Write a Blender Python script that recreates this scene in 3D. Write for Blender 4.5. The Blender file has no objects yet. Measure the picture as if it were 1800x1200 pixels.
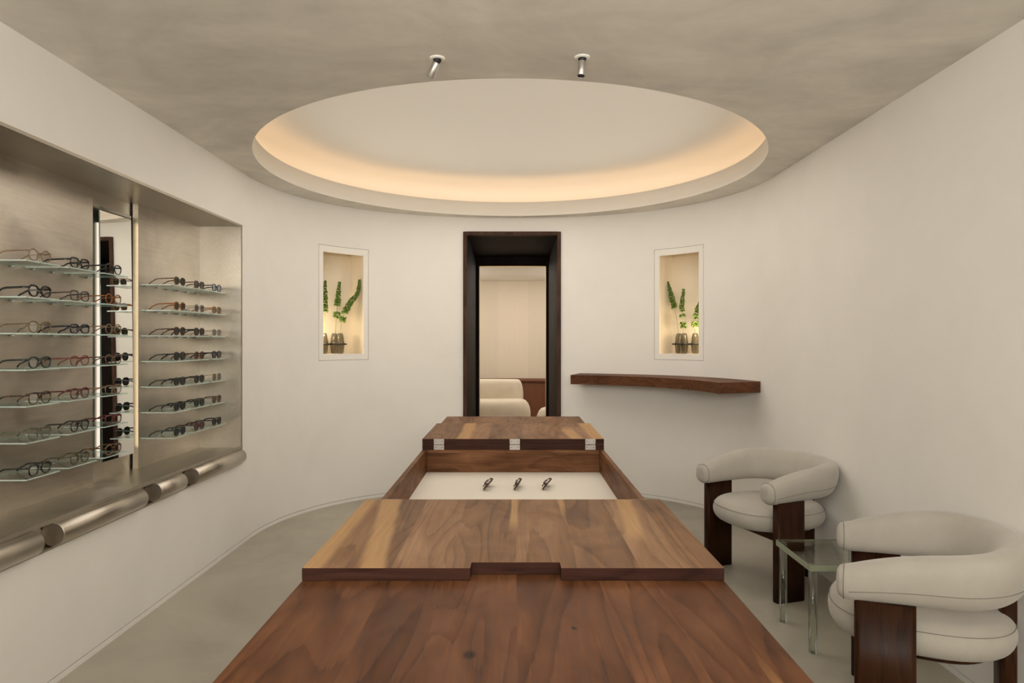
import bpy, bmesh, math, random
from mathutils import Vector, Matrix
random.seed(7)
PI = math.pi
SC = bpy.context.scene
COL = SC.collection
H = 1.34            # camera height
HC = 2.46           # ceiling height
F = 1200.0          # focal length in pixels (1800 wide)
VX = 902.0

# ------------------------------------------------------------------ helpers
class MB:
    """collects geometry for ONE mesh object"""
    def __init__(s): s.v = []; s.f = []; s.m = []; s.sm = []
    def add(s, vs, fs, mi=0, smooth=False, M=None):
        b = len(s.v)
        for p in vs:
            p = Vector(p)
            s.v.append(M @ p if M else p)
        for f in fs:
            s.f.append([b + i for i in f]); s.m.append(mi); s.sm.append(smooth)
    def box(s, x0, x1, y0, y1, z0, z1, mi=0, M=None):
        vs = [(x0,y0,z0),(x1,y0,z0),(x1,y1,z0),(x0,y1,z0),(x0,y0,z1),(x1,y0,z1),(x1,y1,z1),(x0,y1,z1)]
        s.add(vs, [(0,3,2,1),(4,5,6,7),(0,1,5,4),(1,2,6,5),(2,3,7,6),(3,0,4,7)], mi, False, M)
    def rings(s, R, closed=False, caps=True, mi=0, smooth=True, M=None):
        n = len(R[0]); vs = [p for r in R for p in r]; fs = []
        K = len(R)
        for k in range(K if closed else K - 1):
            a = k * n; b = ((k + 1) % K) * n
            for i in range(n):
                j = (i + 1) % n
                fs.append((a+i, a+j, b+j, b+i))
        s.add(vs, fs, mi, smooth, M)
        if caps and not closed:
            s.add(R[0], [tuple(range(n))[::-1]], mi, False, M)
            s.add(R[-1], [tuple(range(n))], mi, False, M)
    def lathe(s, prof, seg=24, mi=0, caps=True, M=None, smooth=True):
        R = [[(r*math.cos(2*PI*i/seg), r*math.sin(2*PI*i/seg), z) for i in range(seg)] for r, z in prof]
        s.rings(R, False, caps, mi, smooth, M)
    def tube(s, path, rad, seg=8, mi=0, caps=True, closed=False, up=(0,0,1), flat=None, M=None):
        P = [Vector(p) for p in path]; n = len(P); R = []
        prev = None
        for k in range(n):
            if closed: t = P[(k+1) % n] - P[k-1]
            else: t = P[min(k+1, n-1)] - P[max(k-1, 0)]
            t.normalize()
            u = Vector(up) - t * t.dot(Vector(up))
            if u.length < 1e-4:
                u = prev if prev else t.orthogonal()
            u.normalize(); prev = u
            w = t.cross(u)
            r = rad(k/(n-1)) if callable(rad) else rad
            ru, rw = r if isinstance(r, tuple) else (r, r)
            R.append([P[k] + u*(ru*math.cos(2*PI*i/seg)) + w*(rw*math.sin(2*PI*i/seg)) for i in range(seg)])
        s.rings(R, closed, caps, mi, True, M)
    def prism(s, poly, z0, z1, mi=0, M=None, smooth=False):
        n = len(poly)
        vs = [(p[0],p[1],z0) for p in poly] + [(p[0],p[1],z1) for p in poly]
        s.add(vs, [tuple(range(n))[::-1], tuple(range(n, 2*n))], mi, False, M)
        s.add(vs, [(i,(i+1)%n,n+(i+1)%n,n+i) for i in range(n)], mi, smooth, M)
    def build(s, name, mats, parent=None, bevel=0, loc=None, weld=True):
        me = bpy.data.meshes.new(name)
        me.from_pydata([tuple(p) for p in s.v], [], s.f)
        for mt in (mats if isinstance(mats, (list, tuple)) else [mats]): me.materials.append(mt)
        for p, mi, sm in zip(me.polygons, s.m, s.sm):
            p.material_index = mi; p.use_smooth = sm
        bm = bmesh.new(); bm.from_mesh(me)
        bmesh.ops.remove_doubles(bm, verts=bm.verts, dist=1e-6)
        bmesh.ops.recalc_face_normals(bm, faces=bm.faces)
        bm.to_mesh(me); bm.free()
        o = bpy.data.objects.new(name, me); COL.objects.link(o)
        if parent: o.parent = parent
        if loc: o.location = loc
        if bevel:
            b = o.modifiers.new('bevel', 'BEVEL'); b.width = bevel; b.segments = 2; b.limit_method = 'ANGLE'
        return o

def tag(o, label=None, cat=None, group=None, kind=None):
    if label: o['label'] = label
    if cat: o['category'] = cat
    if group: o['group'] = group
    if kind: o['kind'] = kind
    return o
def thing(name, label, cat, loc=(0,0,0), rotz=0, group=None):
    o = bpy.data.objects.new(name, None); COL.objects.link(o)
    o.empty_display_size = .05
    o.location = loc; o.rotation_euler = (0,0,rotz)
    return tag(o, label, cat, group)
def struct(o): o['kind'] = 'structure'; return o

# ------------------------------------------------------------------ materials
def newmat(name):
    m = bpy.data.materials.new(name); m.use_nodes = True
    nt = m.node_tree; nt.nodes.clear()
    out = nt.nodes.new('ShaderNodeOutputMaterial')
    return m, nt, out
class NT:
    def __init__(s, nt): s.nt = nt
    def n(s, t, **kw):
        nd = s.nt.nodes.new(t)
        for k, v in kw.items(): setattr(nd, k, v)
        return nd
    def link(s, a, b): s.nt.links.new(a, b)
    def val(s, sock, v):
        if isinstance(v, (int, float)): sock.default_value = v
        elif isinstance(v, (tuple, list)): sock.default_value = v
        else: s.link(v, sock)
    def math(s, op, a, b=None, c=None, clamp=False):
        nd = s.n('ShaderNodeMath', operation=op, use_clamp=clamp)
        s.val(nd.inputs[0], a)
        if b is not None: s.val(nd.inputs[1], b)
        if c is not None: s.val(nd.inputs[2], c)
        return nd.outputs[0]
    def comb(s, x, y, z):
        nd = s.n('ShaderNodeCombineXYZ')
        for i, q in enumerate((x, y, z)): s.val(nd.inputs[i], q)
        return nd.outputs[0]
    def noise(s, vec, scale=1, detail=2, rough=.5, dist=0):
        nd = s.n('ShaderNodeTexNoise'); s.link(vec, nd.inputs['Vector'])
        nd.inputs['Scale'].default_value = scale; nd.inputs['Detail'].default_value = detail
        nd.inputs['Roughness'].default_value = rough; nd.inputs['Distortion'].default_value = dist
        return nd.outputs['Fac']
    def ramp(s, fac, stops, interp='LINEAR'):
        nd = s.n('ShaderNodeValToRGB'); s.link(fac, nd.inputs[0])
        cr = nd.color_ramp; cr.interpolation = interp
        while len(cr.elements) < len(stops): cr.elements.new(.5)
        for e, (p, c) in zip(cr.elements, stops):
            e.position = p
            e.color = (c, c, c, 1) if isinstance(c, (int, float)) else (*c[:3], 1)
        return nd.outputs[0]
    def mix(s, fac, a, b):
        nd = s.n('ShaderNodeMix', data_type='RGBA')
        s.val(nd.inputs[0], fac)
        for k, v in ((6, a), (7, b)):
            if isinstance(v, tuple): nd.inputs[k].default_value = (*v[:3], 1)
            else: s.link(v, nd.inputs[k])
        return nd.outputs[2]
    def objco(s): return s.n('ShaderNodeTexCoord').outputs['Object']
    def geopos(s): return s.n('ShaderNodeNewGeometry').outputs['Position']
    def maprange(s, v, a, b, c=0, d=1):
        nd = s.n('ShaderNodeMapRange'); nd.interpolation_type = 'SMOOTHSTEP'
        s.val(nd.inputs[0], v)
        for i, q in enumerate((a, b, c, d)): s.val(nd.inputs[1+i], q)
        return nd.outputs[0]
    def bsdf(s, out, color=None, rough=.5, metal=0, **kw):
        b = s.n('ShaderNodeBsdfPrincipled')
        if color is not None:
            if isinstance(color, tuple): b.inputs['Base Color'].default_value = (*color[:3], 1)
            else: s.link(color, b.inputs['Base Color'])
        s.val(b.inputs['Roughness'], rough); s.val(b.inputs['Metallic'], metal)
        for k, v in kw.items(): s.val(b.inputs[k.replace('_', ' ')], v)
        s.link(b.outputs[0], out.inputs[0])
        return b
    def bump(s, b, height, strength=.2, dist=.01):
        nd = s.n('ShaderNodeBump'); nd.inputs['Strength'].default_value = strength
        nd.inputs['Distance'].default_value = dist
        s.link(height, nd.inputs['Height']); s.link(nd.outputs[0], b.inputs['Normal'])

def simple(name, color, rough=.5, metal=0, **kw):
    m, nt, out = newmat(name); NT(nt).bsdf(out, color, rough, metal, **kw); return m
def emis(name, color, strength):
    m, nt, out = newmat(name)
    e = nt.nodes.new('ShaderNodeEmission'); e.inputs[0].default_value = (*color, 1); e.inputs[1].default_value = strength
    nt.links.new(e.outputs[0], out.inputs[0]); return m

def plaster(name, c1, c2, rough=.85, scale=1.2, stretch=(1,1,1), bump=.08):
    m, nt, out = newmat(name); N = NT(nt)
    mp = N.n('ShaderNodeMapping'); mp.inputs['Scale'].default_value = stretch
    N.link(N.geopos(), mp.inputs[0]); v = mp.outputs[0]
    a = N.noise(v, scale, 5, .6, .8); b = N.noise(v, scale*5, 4, .6)
    f = N.math('ADD', N.math('MULTIPLY', a, .75), N.math('MULTIPLY', b, .25))
    c = N.ramp(f, [(.32, c1), (.68, c2)])
    bs = N.bsdf(out, c, rough); N.bump(bs, f, bump, .02)
    return m

def concrete(name):
    m, nt, out = newmat(name); N = NT(nt); v = N.geopos()
    a = N.noise(v, 1.1, 5, .6, 1.2); b = N.noise(v, 7, 4, .65, .4)
    f = N.math('ADD', N.math('MULTIPLY', a, .7), N.math('MULTIPLY', b, .3))
    c = N.ramp(f, [(.3, (.285, .263, .212)), (.5, (.375, .346, .282)), (.72, (.45, .418, .345))])
    r = N.maprange(b, .3, .7, .32, .5)
    bs = N.bsdf(out, c, r); N.bump(bs, b, .03, .01)
    return m

def wood(name, across, along, planks, tones, sap=(), seed=0.0, rough=.46, ring=11.0, sapc=(.50,.30,.135), half=.5, gscale=1.0, knots=(), boff=0.0, spec=.09):
    """walnut: constant planks across, contour-line grain, sapwood streaks at given places"""
    m, nt, out = newmat(name); N = NT(nt)
    sp = N.n('ShaderNodeSeparateXYZ'); N.link(N.objco(), sp.inputs[0])
    ax = {'x': 0, 'y': 1, 'z': 2}
    a = sp.outputs[ax[across]]; b = sp.outputs[ax[along]]
    other = sp.outputs[3 - ax[across] - ax[along]]
    b = N.math('SUBTRACT', b, boff)
    a01 = N.math('ADD', N.math('MULTIPLY', a, .5/half), .5)
    p = N.ramp(a01, planks, 'CONSTANT')
    off = N.math('ADD', N.math('MULTIPLY', p, 37.0), seed)
    v1 = N.comb(N.math('ADD', N.math('MULTIPLY', a, 6.2*gscale), off), N.math('ADD', N.math('MULTIPLY', b, .8*gscale), N.math('MULTIPLY', off, 2.3)), N.math('MULTIPLY', other, 5.0))
    n1 = N.noise(v1, 1, 1.2, .35, .25)
    v2 = N.comb(N.math('ADD', N.math('MULTIPLY', a, 150), N.math('MULTIPLY', n1, 14.0)), N.math('ADD', N.math('MULTIPLY', b, 4.5), off), N.math('MULTIPLY', other, 150))
    fine = N.noise(v2, 1, 3, .6)
    rg = N.math('FRACT', N.math('ADD', N.math('MULTIPLY', n1, ring), N.math('MULTIPLY', fine, .22)))
    rg = N.ramp(rg, [(0,.62), (.12,.72), (.62,.60), (.88,.22), (.97,.10), (1,.62)])
    v3 = N.comb(N.math('ADD', N.math('MULTIPLY', a, 7), off), N.math('ADD', N.math('MULTIPLY', b, 2.6), off), other)
    blot = N.noise(v3, 1, 3, .6, .8)
    val = N.math('ADD', N.math('MULTIPLY', rg, .19), N.math('MULTIPLY', fine, .44))
    val = N.math('ADD', val, N.math('MULTIPLY', blot, .55))
    val = N.math('ADD', val, N.math('MULTIPLY', N.math('SUBTRACT', p, .5), .42))
    c = N.ramp(val, [(.37, tones[0]), (.61, tones[1]), (.86, tones[2])])
    if sap:
        wob = N.math('SUBTRACT', N.noise(N.comb(off, N.math('MULTIPLY', b, 2.4), 0.0), 1, 2), .5)
        tot = None
        for (pos, wid, b0, b1, slope, wb) in sap:
            x = N.math('SUBTRACT', a, N.math('ADD', N.math('MULTIPLY', b, slope), pos))
            x = N.math('ADD', x, N.math('MULTIPLY', wob, wb))
            d = N.math('ABSOLUTE', x)
            k = N.maprange(d, wid*.45, wid, 1.0, 0.0)
            e = N.math('MULTIPLY', N.maprange(b, b0-.06, b0+.12), N.maprange(b, b1-.12, b1+.06, 1.0, 0.0))
            k = N.math('MULTIPLY', k, e)
            tot = k if tot is None else N.math('MAXIMUM', tot, k)
        sc = N.mix(N.math('MULTIPLY', fine, .6), sapc, (sapc[0]*.55, sapc[1]*.5, sapc[2]*.45))
        c = N.mix(N.math('MULTIPLY', tot, .85), c, sc)
    for (kx, ky, kr) in knots:
        dx = N.math('SUBTRACT', a, kx); dy = N.math('MULTIPLY', N.math('SUBTRACT', b, ky), .7)
        d = N.math('SQRT', N.math('ADD', N.math('MULTIPLY', dx, dx), N.math('MULTIPLY', dy, dy)))
        c = N.mix(N.maprange(d, kr*.3, kr*1.6, .85, 0.0), c, (.012, .006, .004))
    bs = N.bsdf(out, c, N.maprange(fine, .3, .7, rough-.06, rough+.1), 0, Specular_IOR_Level=spec)
    N.bump(bs, fine, .04, .003)
    return m

def brushed(name, c1, c2, r0=.28, r1=.5, scale=2.2):
    m, nt, out = newmat(name); N = NT(nt); v = N.geopos()
    a = N.noise(v, scale, 4, .55, 1.0)
    st = N.n('ShaderNodeMapping'); st.inputs['Scale'].default_value = (60, 4, 60); N.link(v, st.inputs[0])
    b = N.noise(st.outputs[0], 1, 3, .6)
    f = N.math('ADD', N.math('MULTIPLY', a, .8), N.math('MULTIPLY', b, .2))
    c = N.ramp(f, [(.3, c1), (.7, c2)])
    N.bsdf(out, c, N.maprange(f, .3, .7, r0, r1), 1.0)
    return m

def clear_glass(name, tint=(.93,.97,.95), gloss=.06, rough=.01, fr=.6):
    """thin clear sheet: see-through with a mirror-like sheen"""
    m, nt, out = newmat(name); N = NT(nt)
    t = N.n('ShaderNodeBsdfTransparent'); t.inputs[0].default_value = (*tint, 1)
    g = N.n('ShaderNodeBsdfGlossy'); g.inputs['Roughness'].default_value = rough
    lw = N.n('ShaderNodeFresnel'); lw.inputs[0].default_value = 1.45
    fac = N.math('ADD', N.math('MULTIPLY', lw.outputs[0], fr), gloss*.3, clamp=True)
    mx = N.n('ShaderNodeMixShader'); N.link(fac, mx.inputs[0]); N.link(t.outputs[0], mx.inputs[1]); N.link(g.outputs[0], mx.inputs[2])
    N.link(mx.outputs[0], out.inputs[0]); return m
def tinted(name, color, through=.5, rough=.18, tint=None):
    """translucent acetate: a share of light goes straight through"""
    m, nt, out = newmat(name); N = NT(nt)
    b = N.n('ShaderNodeBsdfPrincipled'); b.inputs['Base Color'].default_value = (*color, 1); b.inputs['Roughness'].default_value = rough
    t = N.n('ShaderNodeBsdfTransparent'); t.inputs[0].default_value = (*(tint or color), 1)
    mx = N.n('ShaderNodeMixShader'); mx.inputs[0].default_value = through
    N.link(b.outputs[0], mx.inputs[1]); N.link(t.outputs[0], mx.inputs[2]); N.link(mx.outputs[0], out.inputs[0]); return m
def tortoise(name, c1, c2, scale=60):
    m, nt, out = newmat(name); N = NT(nt)
    c = N.ramp(N.noise(N.objco(), scale, 2, .5, .6), [(.42, c1), (.58, c2)])
    N.bsdf(out, c, .15); return m

M_wall = plaster('wall_plaster', (.765,.742,.694), (.825,.803,.760), .9, .9)
M_ceil = plaster('ceiling_plaster', (.58,.555,.505), (.82,.785,.72), .75, 1.5, (.95,1.35,1), .14)
M_cove = simple('cove_paint', (.87,.835,.77), .9)
M_floor = concrete('polished_concrete')
M_gap = simple('shadow_gap', (.06,.054,.046), .9)
M_frame = simple('frame_paint', (.82,.79,.73), .8)
M_niche = simple('niche_paint', (.80,.72,.58), .85)
M_steel = brushed('brushed_steel', (.38,.345,.292), (.72,.665,.578), .30, .50, 1.7)
M_steel2 = brushed('rolled_steel', (.48,.437,.368), (.62,.572,.492), .28, .42, 5)
M_rim = brushed('steel_edge', (.42,.38,.32), (.54,.49,.41), .5, .62)
M_mirror = simple('mirror_silver', (.90,.91,.88), .0, 1.0)
M_gedge = simple('glass_edge_green', (.16,.26,.21), .1)
M_led = emis('led_tape_warm', (1.0,.66,.38), 7.8)
M_ledm = emis('mirror_led', (1.0,.89,.75), .95)
M_ledr = emis('mirror_led_rear', (1.0,.82,.58), 5.5)
M_glass = clear_glass('shelf_glass')
M_sedge = tinted('shelf_glass_edge', (.60,.72,.66), .3, .1, (.8,.92,.86))
M_clip = simple('shelf_pin_steel', (.7,.68,.64), .25, 1.0)
M_lens = clear_glass('clear_lens', (.985,.985,.98), .03, .01, .22)
def sunlens(name, tint): return clear_glass(name, tint, .08, .02, .35)
M_lens_grey = sunlens('grey_lens', (.16,.17,.165)); M_lens_green = sunlens('green_lens', (.20,.22,.16))
M_lens_brown = sunlens('brown_lens', (.35,.20,.09)); M_lens_blue = sunlens('pale_blue_lens', (.62,.68,.80))
M_lens_fade = sunlens('faded_grey_lens', (.40,.39,.37)); M_lens_pink = sunlens('rose_brown_lens', (.42,.30,.26))
M_fabric = None
def fabric(name, c1, c2):
    m, nt, out = newmat(name); N = NT(nt); v = N.objco()
    a = N.noise(v, 7, 4, .6); b = N.noise(v, 260, 2, .6)
    c = N.ramp(N.math('ADD', N.math('MULTIPLY', a, .7), N.math('MULTIPLY', b, .3)), [(.3, c1), (.7, c2)])
    bs = N.bsdf(out, c, .95, 0, Sheen_Weight=.25); N.bump(bs, b, .12, .002); return m
M_fabric = fabric('cream_suede', (.36,.335,.287), (.43,.40,.347))
M_piping = simple('piping_seam', (.20,.18,.145), .9)
M_linen = simple('tray_lining', (.74,.69,.60), .9)
WT = ((.055,.022,.010), (.150,.066,.029), (.285,.145,.072))
M_lid = wood('walnut_lid', 'x', 'y', [(0,.55),(.10,.30),(.21,.62),(.34,.45),(.505,.58),(.66,.40),(.80,.66),(.92,.34)], ((.090,.044,.021),(.215,.113,.056),(.36,.21,.115)),
   sap=[(-.495,.050,-.8,.4,0,.05), (-.375,.040,-.8,.8,-.11,.05), (.0,.017,-.02,.8,.012,.02), (.155,.012,.18,.8,.02,.02), (.345,.034,-.12,.8,.07,.05)], seed=3.1, boff=-1.068)
M_lid2 = wood('walnut_rear_lid', 'x', 'y', [(0,.40),(.17,.22),(.22,.70),(.36,.38),(.55,.56),(.74,.48),(.80,.72)], ((.085,.040,.020),(.205,.108,.056),(.36,.205,.115)),
   sap=[(-.275,.050,-.8,.8,.0,.04), (.33,.045,-.8,.1,-.05,.05), (.47,.06,-.8,.8,0,.08)], seed=8.4, boff=1.082)
M_top = wood('walnut_top', 'x', 'y', [(0,.52),(.20,.36),(.335,.55),(.505,.42),(.70,.60),(.83,.48)], ((.042,.016,.007),(.108,.043,.0185),(.195,.085,.038)), sap=[(.435,.012,-2.1,-1.84,0,.03)], sapc=(.28,.14,.055), seed=5.7, knots=[(-.079,-1.80,.011),(.121,-1.687,.005),(.118,-1.682,.003)])
M_toprear = wood('walnut_rear_top', 'x', 'y', [(0,.45),(.22,.6),(.45,.38),(.62,.55),(.82,.42)], ((.075,.035,.017),(.185,.094,.047),(.32,.18,.10)), seed=11.7, boff=1.7)
M_side = wood('walnut_box_side', 'z', 'y', [(0,.5),(.9,.52)], WT, seed=2.2, half=.9)
M_end = wood('walnut_box_end', 'z', 'x', [(0,.5),(.9,.52)], WT, seed=6.2, half=.9)
M_edge = wood('walnut_lid_edge', 'z', 'x', [(0,.4),(.9,.45)], ((.022,.009,.006),(.045,.018,.012),(.075,.033,.020)), seed=6.9, half=.9, rough=.55)
M_shelfw = wood('walnut_wall_shelf', 'z', 'x', [(0,.45),(.9,.5)], ((.045,.017,.008),(.115,.047,.022),(.21,.10,.05)), seed=4.4, half=2)
M_leg = wood('dark_walnut_leg', 'x', 'z', [(0,.42),(.35,.5),(.7,.38)], ((.014,.005,.002),(.036,.013,.005),(.075,.029,.011)), seed=1.3, spec=.10, half=.5, gscale=1.4, rough=.34)
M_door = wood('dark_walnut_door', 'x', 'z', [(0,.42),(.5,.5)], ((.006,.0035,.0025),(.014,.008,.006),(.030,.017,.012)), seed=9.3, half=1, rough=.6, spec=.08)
M_doorcase = wood('walnut_casing', 'x', 'z', [(0,.42),(.5,.5)], ((.030,.015,.010),(.065,.034,.022),(.115,.065,.042)), seed=9.9, half=1, rough=.5)
M_brass = simple('brass_strip', (.62,.42,.18), .35, 1.0)
M_nickel = simple('nickel_hinge', (.50,.47,.44), .34, 1.0)
M_screw = simple('screw_dark', (.25,.23,.21), .35, 1.0)
M_chrome = brushed('lamp_steel', (.52,.50,.475), (.62,.60,.57), .36, .46, 8)
M_black = simple('black_plastic', (.008,.008,.008), .5)
M_white = simple('white_rose', (.85,.83,.78), .6)
def acrylic(name):
    m, nt, out = newmat(name); N = NT(nt)
    bs = N.bsdf(out, (.95,.985,.95), .0, 0, Transmission_Weight=1.0, IOR=1.46); return m
M_acr = acrylic('clear_acrylic')
M_tube = clear_glass('clear_acrylic_tube', (.955,.97,.94), .04, .01, .8)
M_acredge = tinted('acrylic_edge', (.40,.43,.32), .35, .1, (.80,.88,.72))
def acrylic_top():
    m, nt, out = newmat('rippled_acrylic'); N = NT(nt); v = N.objco()
    a = N.noise(v, 14, 3, .6, .6)
    bs = N.bsdf(out, (.90,.95,.87), .0, 0, Transmission_Weight=1.0, IOR=1.46); N.bump(bs, a, .06, .006); return m
M_acrtop = acrylic_top()
M_vase = clear_glass('smoked_vase_glass', (.76,.745,.72), .02, .02)
M_green = None
def leafmat():
    m, nt, out = newmat('bell_green'); N = NT(nt)
    c = N.ramp(N.noise(N.objco(), 70, 3, .6), [(.3, (.05,.115,.012)), (.7, (.21,.33,.055))])
    N.bsdf(out, c, .55, 0, Subsurface_Weight=0.0); return m
M_green = leafmat()
M_stem = simple('pale_stem', (.30,.33,.10), .6)
M_fab2 = plaster('lounge_fabric_wall', (.72,.64,.54), (.76,.68,.575), .95, .8)
M_fab3 = plaster('lounge_fabric_wall_warm', (.76,.67,.56), (.80,.715,.605), .95, .8)
M_leather = simple('brown_leather', (.16,.055,.022), .42)
M_boucle = fabric('cream_boucle', (.68,.60,.48), (.78,.71,.60))

# ------------------------------------------------------------------ room curve
CX, AX, BY, Y0, NE = -.010, 1.785, 1.59, 4.6, 2.2
XL, XR, YF = CX-AX, CX+AX, -1.4
_raw = []
for i in range(1601):
    th = PI - PI*i/1600
    c, s = math.cos(th), math.sin(th)
    _raw.append((CX + AX*math.copysign(abs(c)**(2/NE), c), Y0 + BY*abs(s)**(2/NE)))
_S = [0.0]
for i in range(1, len(_raw)): _S.append(_S[-1] + math.dist(_raw[i], _raw[i-1]))
SL = _S[-1]
def P(s):
    s = min(max(s, 0), SL); lo, hi = 0, len(_S)-1
    while hi - lo > 1:
        md = (lo+hi)//2
        if _S[md] <= s: lo = md
        else: hi = md
    t = (s-_S[lo])/max(_S[hi]-_S[lo], 1e-9)
    return Vector((_raw[lo][0]+t*(_raw[hi][0]-_raw[lo][0]), _raw[lo][1]+t*(_raw[hi][1]-_raw[lo][1])))
def TAN(s):
    d = P(s+.01)-P(s-.01); return d.normalized()
def NIN(s):                       # normal pointing into the room
    t = TAN(s); return Vector((t.y, -t.x))
def s_at(ratio):                  # where the line x = ratio*y meets the apse
    lo, hi = 0, SL
    for _ in range(60):
        md = (lo+hi)/2; p = P(md)
        if p.x/p.y < ratio: lo = md
        else: hi = md
    return (lo+hi)/2
def su(u): return s_at((u-VX)/F)

BB = .024   # skirting height
# apse wall with three openings
NZ0, NZ1 = 1.185, 2.122           # flower niches, outer panel
sLa, sLb = su(560), su(648)
sRa, sRb = su(1150), su(1236.5)
DX0, DX1, DZ, DY = -.450, .430, 2.3275, 6.15
def s_x(x):
    lo, hi = 0, SL
    for _ in range(60):
        md = (lo+hi)/2
        if P(md).x < x: lo = md
        else: hi = md
    return (lo+hi)/2
sDa, sDb = s_x(DX0), s_x(DX1)
holes = [(sLa, sLb, NZ0, NZ1), (sRa, sRb, NZ0, NZ1), (sDa, sDb, 0, DZ)]
ss = sorted(set([SL*i/160 for i in range(161)] + [h[0] for h in holes] + [h[1] for h in holes]))
zz = sorted(set([BB+.003, HC, 1.6] + [h[2] for h in holes if h[2] > 0] + [h[3] for h in holes]))
mb = MB(); idx = {}
vs = []
for i, s in enumerate(ss):
    p = P(s)
    for j, z in enumerate(zz): idx[i, j] = len(vs); vs.append((p.x, p.y, z))
fs = []
for i in range(len(ss)-1):
    for j in range(len(zz)-1):
        sm, zm = (ss[i]+ss[i+1])/2, (zz[j]+zz[j+1])/2
        if any(h[0] < sm < h[1] and h[2] < zm < h[3] for h in holes): continue
        fs.append((idx[i,j], idx[i+1,j], idx[i+1,j+1], idx[i,j+1]))
mb.add(vs, fs, 0, True)
struct(mb.build('wall_back', M_wall))
# straight walls
NY0, NY1, NB, NT_ = 1.15, 4.512, .640, 2.100      # metal niche opening in the left wall
mb = MB()
ys = [YF, NY0, NY1, Y0]; zs = [BB+.003, .538, NT_+.008, HC]
for i in range(3):
    for j in range(3):
        if i == 1 and j == 1: continue
        mb.add([(XL,ys[i],zs[j]),(XL,ys[i+1],zs[j]),(XL,ys[i+1],zs[j+1]),(XL,ys[i],zs[j+1])], [(0,1,2,3)])
struct(mb.build('wall_left', M_wall))
mb = MB(); mb.add([(XR,YF,BB+.003),(XR,Y0,BB+.003),(XR,Y0,HC),(XR,YF,HC)], [(0,1,2,3)])
struct(mb.build('wall_right', M_wall))
WX, WZ0, WZ1 = 1.45, 1.45, 2.30
mb = MB()
xs, zs = [XL,-WX,WX,XR], [0,WZ0,WZ1,HC]
for i in range(3):
    for j in range(3):
        if i == 1 and j == 1: continue
        mb.add([(xs[i],YF,zs[j]),(xs[i+1],YF,zs[j]),(xs[i+1],YF,zs[j+1]),(xs[i],YF,zs[j+1])], [(0,1,2,3)])
struct(mb.build('wall_front', M_wall))
win = bpy.data.objects.new('added_window', None); COL.objects.link(win); win.location = (0, YF, 0); struct(win)  # added window out of view, made up to go with the front fill lamp
mb = MB()
for a in ((-WX,-WX+.05,WZ0,WZ1),(WX-.05,WX,WZ0,WZ1),(-WX+.05,WX-.05,WZ0,WZ0+.05),(-WX+.05,WX-.05,WZ1-.05,WZ1)): mb.box(a[0],a[1],-.06,.0,a[2],a[3])
mb.build('added_window_frame', M_doorcase, win)
mb = MB(); mb.box(-WX+.05,WX-.05,-.035,-.027,WZ0+.05,WZ1-.05); mb.build('added_window_pane', M_glass, win)
# flush skirting with a dark reveal above it
def skirting(name, pts):
    mb = MB(); n = len(pts)
    for (z0, z1, off, mi) in ((0, BB, .0015, 0), (BB, BB+.003, -.004, 1)):
        v2 = []
        for k, p in enumerate(pts):
            a = pts[max(k-1,0)]; b = pts[min(k+1,n-1)]
            t = (Vector(b)-Vector(a)).normalized(); nn = Vector((t.y, -t.x))
            q = Vector(p) + nn*off
            v2 += [(q.x,q.y,z0),(q.x,q.y,z1)]
            if mi == 0: v2 += [(p[0]-nn.x*.005, p[1]-nn.y*.005, z1)]
            else: v2 += [(q.x,q.y,z1)]
        f2 = []
        for k in range(n-1):
            a = 3*k; b = 3*(k+1)
            f2.append((a, b, b+1, a+1))
            if mi == 0: f2.append((a+1, b+1, b+2, a+2))
        mb.add(v2, f2, mi, False)
    struct(mb.build(name, [M_wall, M_gap]))
skirting('baseboard_left', [(XL,YF),(XL,Y0)] )
skirting('baseboard_back_left', [tuple(P(sDa*i/80)) for i in range(81)])
skirting('baseboard_back_right', [tuple(P(sDb+(SL-sDb)*i/80)) for i in range(81)])
skirting('baseboard_right', [(XR,Y0),(XR,YF)])
mb = MB(); mb.add([(-3.2,YF,0),(3.2,YF,0),(3.2,12,0),(-3.2,12,0)], [(0,1,2,3)])
struct(mb.build('floor', M_floor))

# ceiling with the round cove opening
CC, CR = (-.016, 4.50), 1.592
bm = bmesh.new()
outer = [bm.verts.new((p.x, p.y, HC)) for p in [P(SL*i/120) for i in range(121)]]
outer += [bm.verts.new((XR,YF,HC)), bm.verts.new((XL,YF,HC))]
NCR = 160
inner = [bm.verts.new((CC[0]+CR*math.cos(2*PI*i/NCR), CC[1]+CR*math.sin(2*PI*i/NCR), HC)) for i in range(NCR)]
ed = []
for L in (outer, inner):
    for i in range(len(L)): ed.append(bm.edges.new((L[i], L[(i+1) % len(L)])))
bmesh.ops.triangle_fill(bm, edges=ed, use_beauty=True)
me = bpy.data.meshes.new('ceiling'); bm.to_mesh(me); bm.free()
me.materials.append(M_ceil)
struct_c = bpy.data.objects.new('ceiling', me); COL.objects.link(struct_c); struct(struct_c)
CT = MB(); LT, TOPZ, R2 = .122, 2.79, CR+.20
prof = [(CR, HC), (CR, HC+LT), (CR+.018, HC+LT), (CR+.018, HC+.095), (R2, HC+.095), (R2, TOPZ)]
TR = Matrix.Translation((CC[0], CC[1], 0))
for k in range(len(prof)-1):
    CT.lathe([prof[k], prof[k+1]], NCR, 0, False, TR)
CT.lathe([(R2, TOPZ), (R2*.6, TOPZ), (.001, TOPZ)], NCR, 0, False, TR)
trim = struct(CT.build('trim_1', M_cove))
lt = thing('cove_light', 'warm glowing light tape running round the circular ceiling recess', 'light', (CC[0], CC[1], HC+.095))
mb = MB(); mb.lathe([(CR+.035,.0),(CR+.035,.008),(CR+.055,.008),(CR+.055,.0)], NCR, 0, False)
mb.build('light_tape', M_led, lt)

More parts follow.
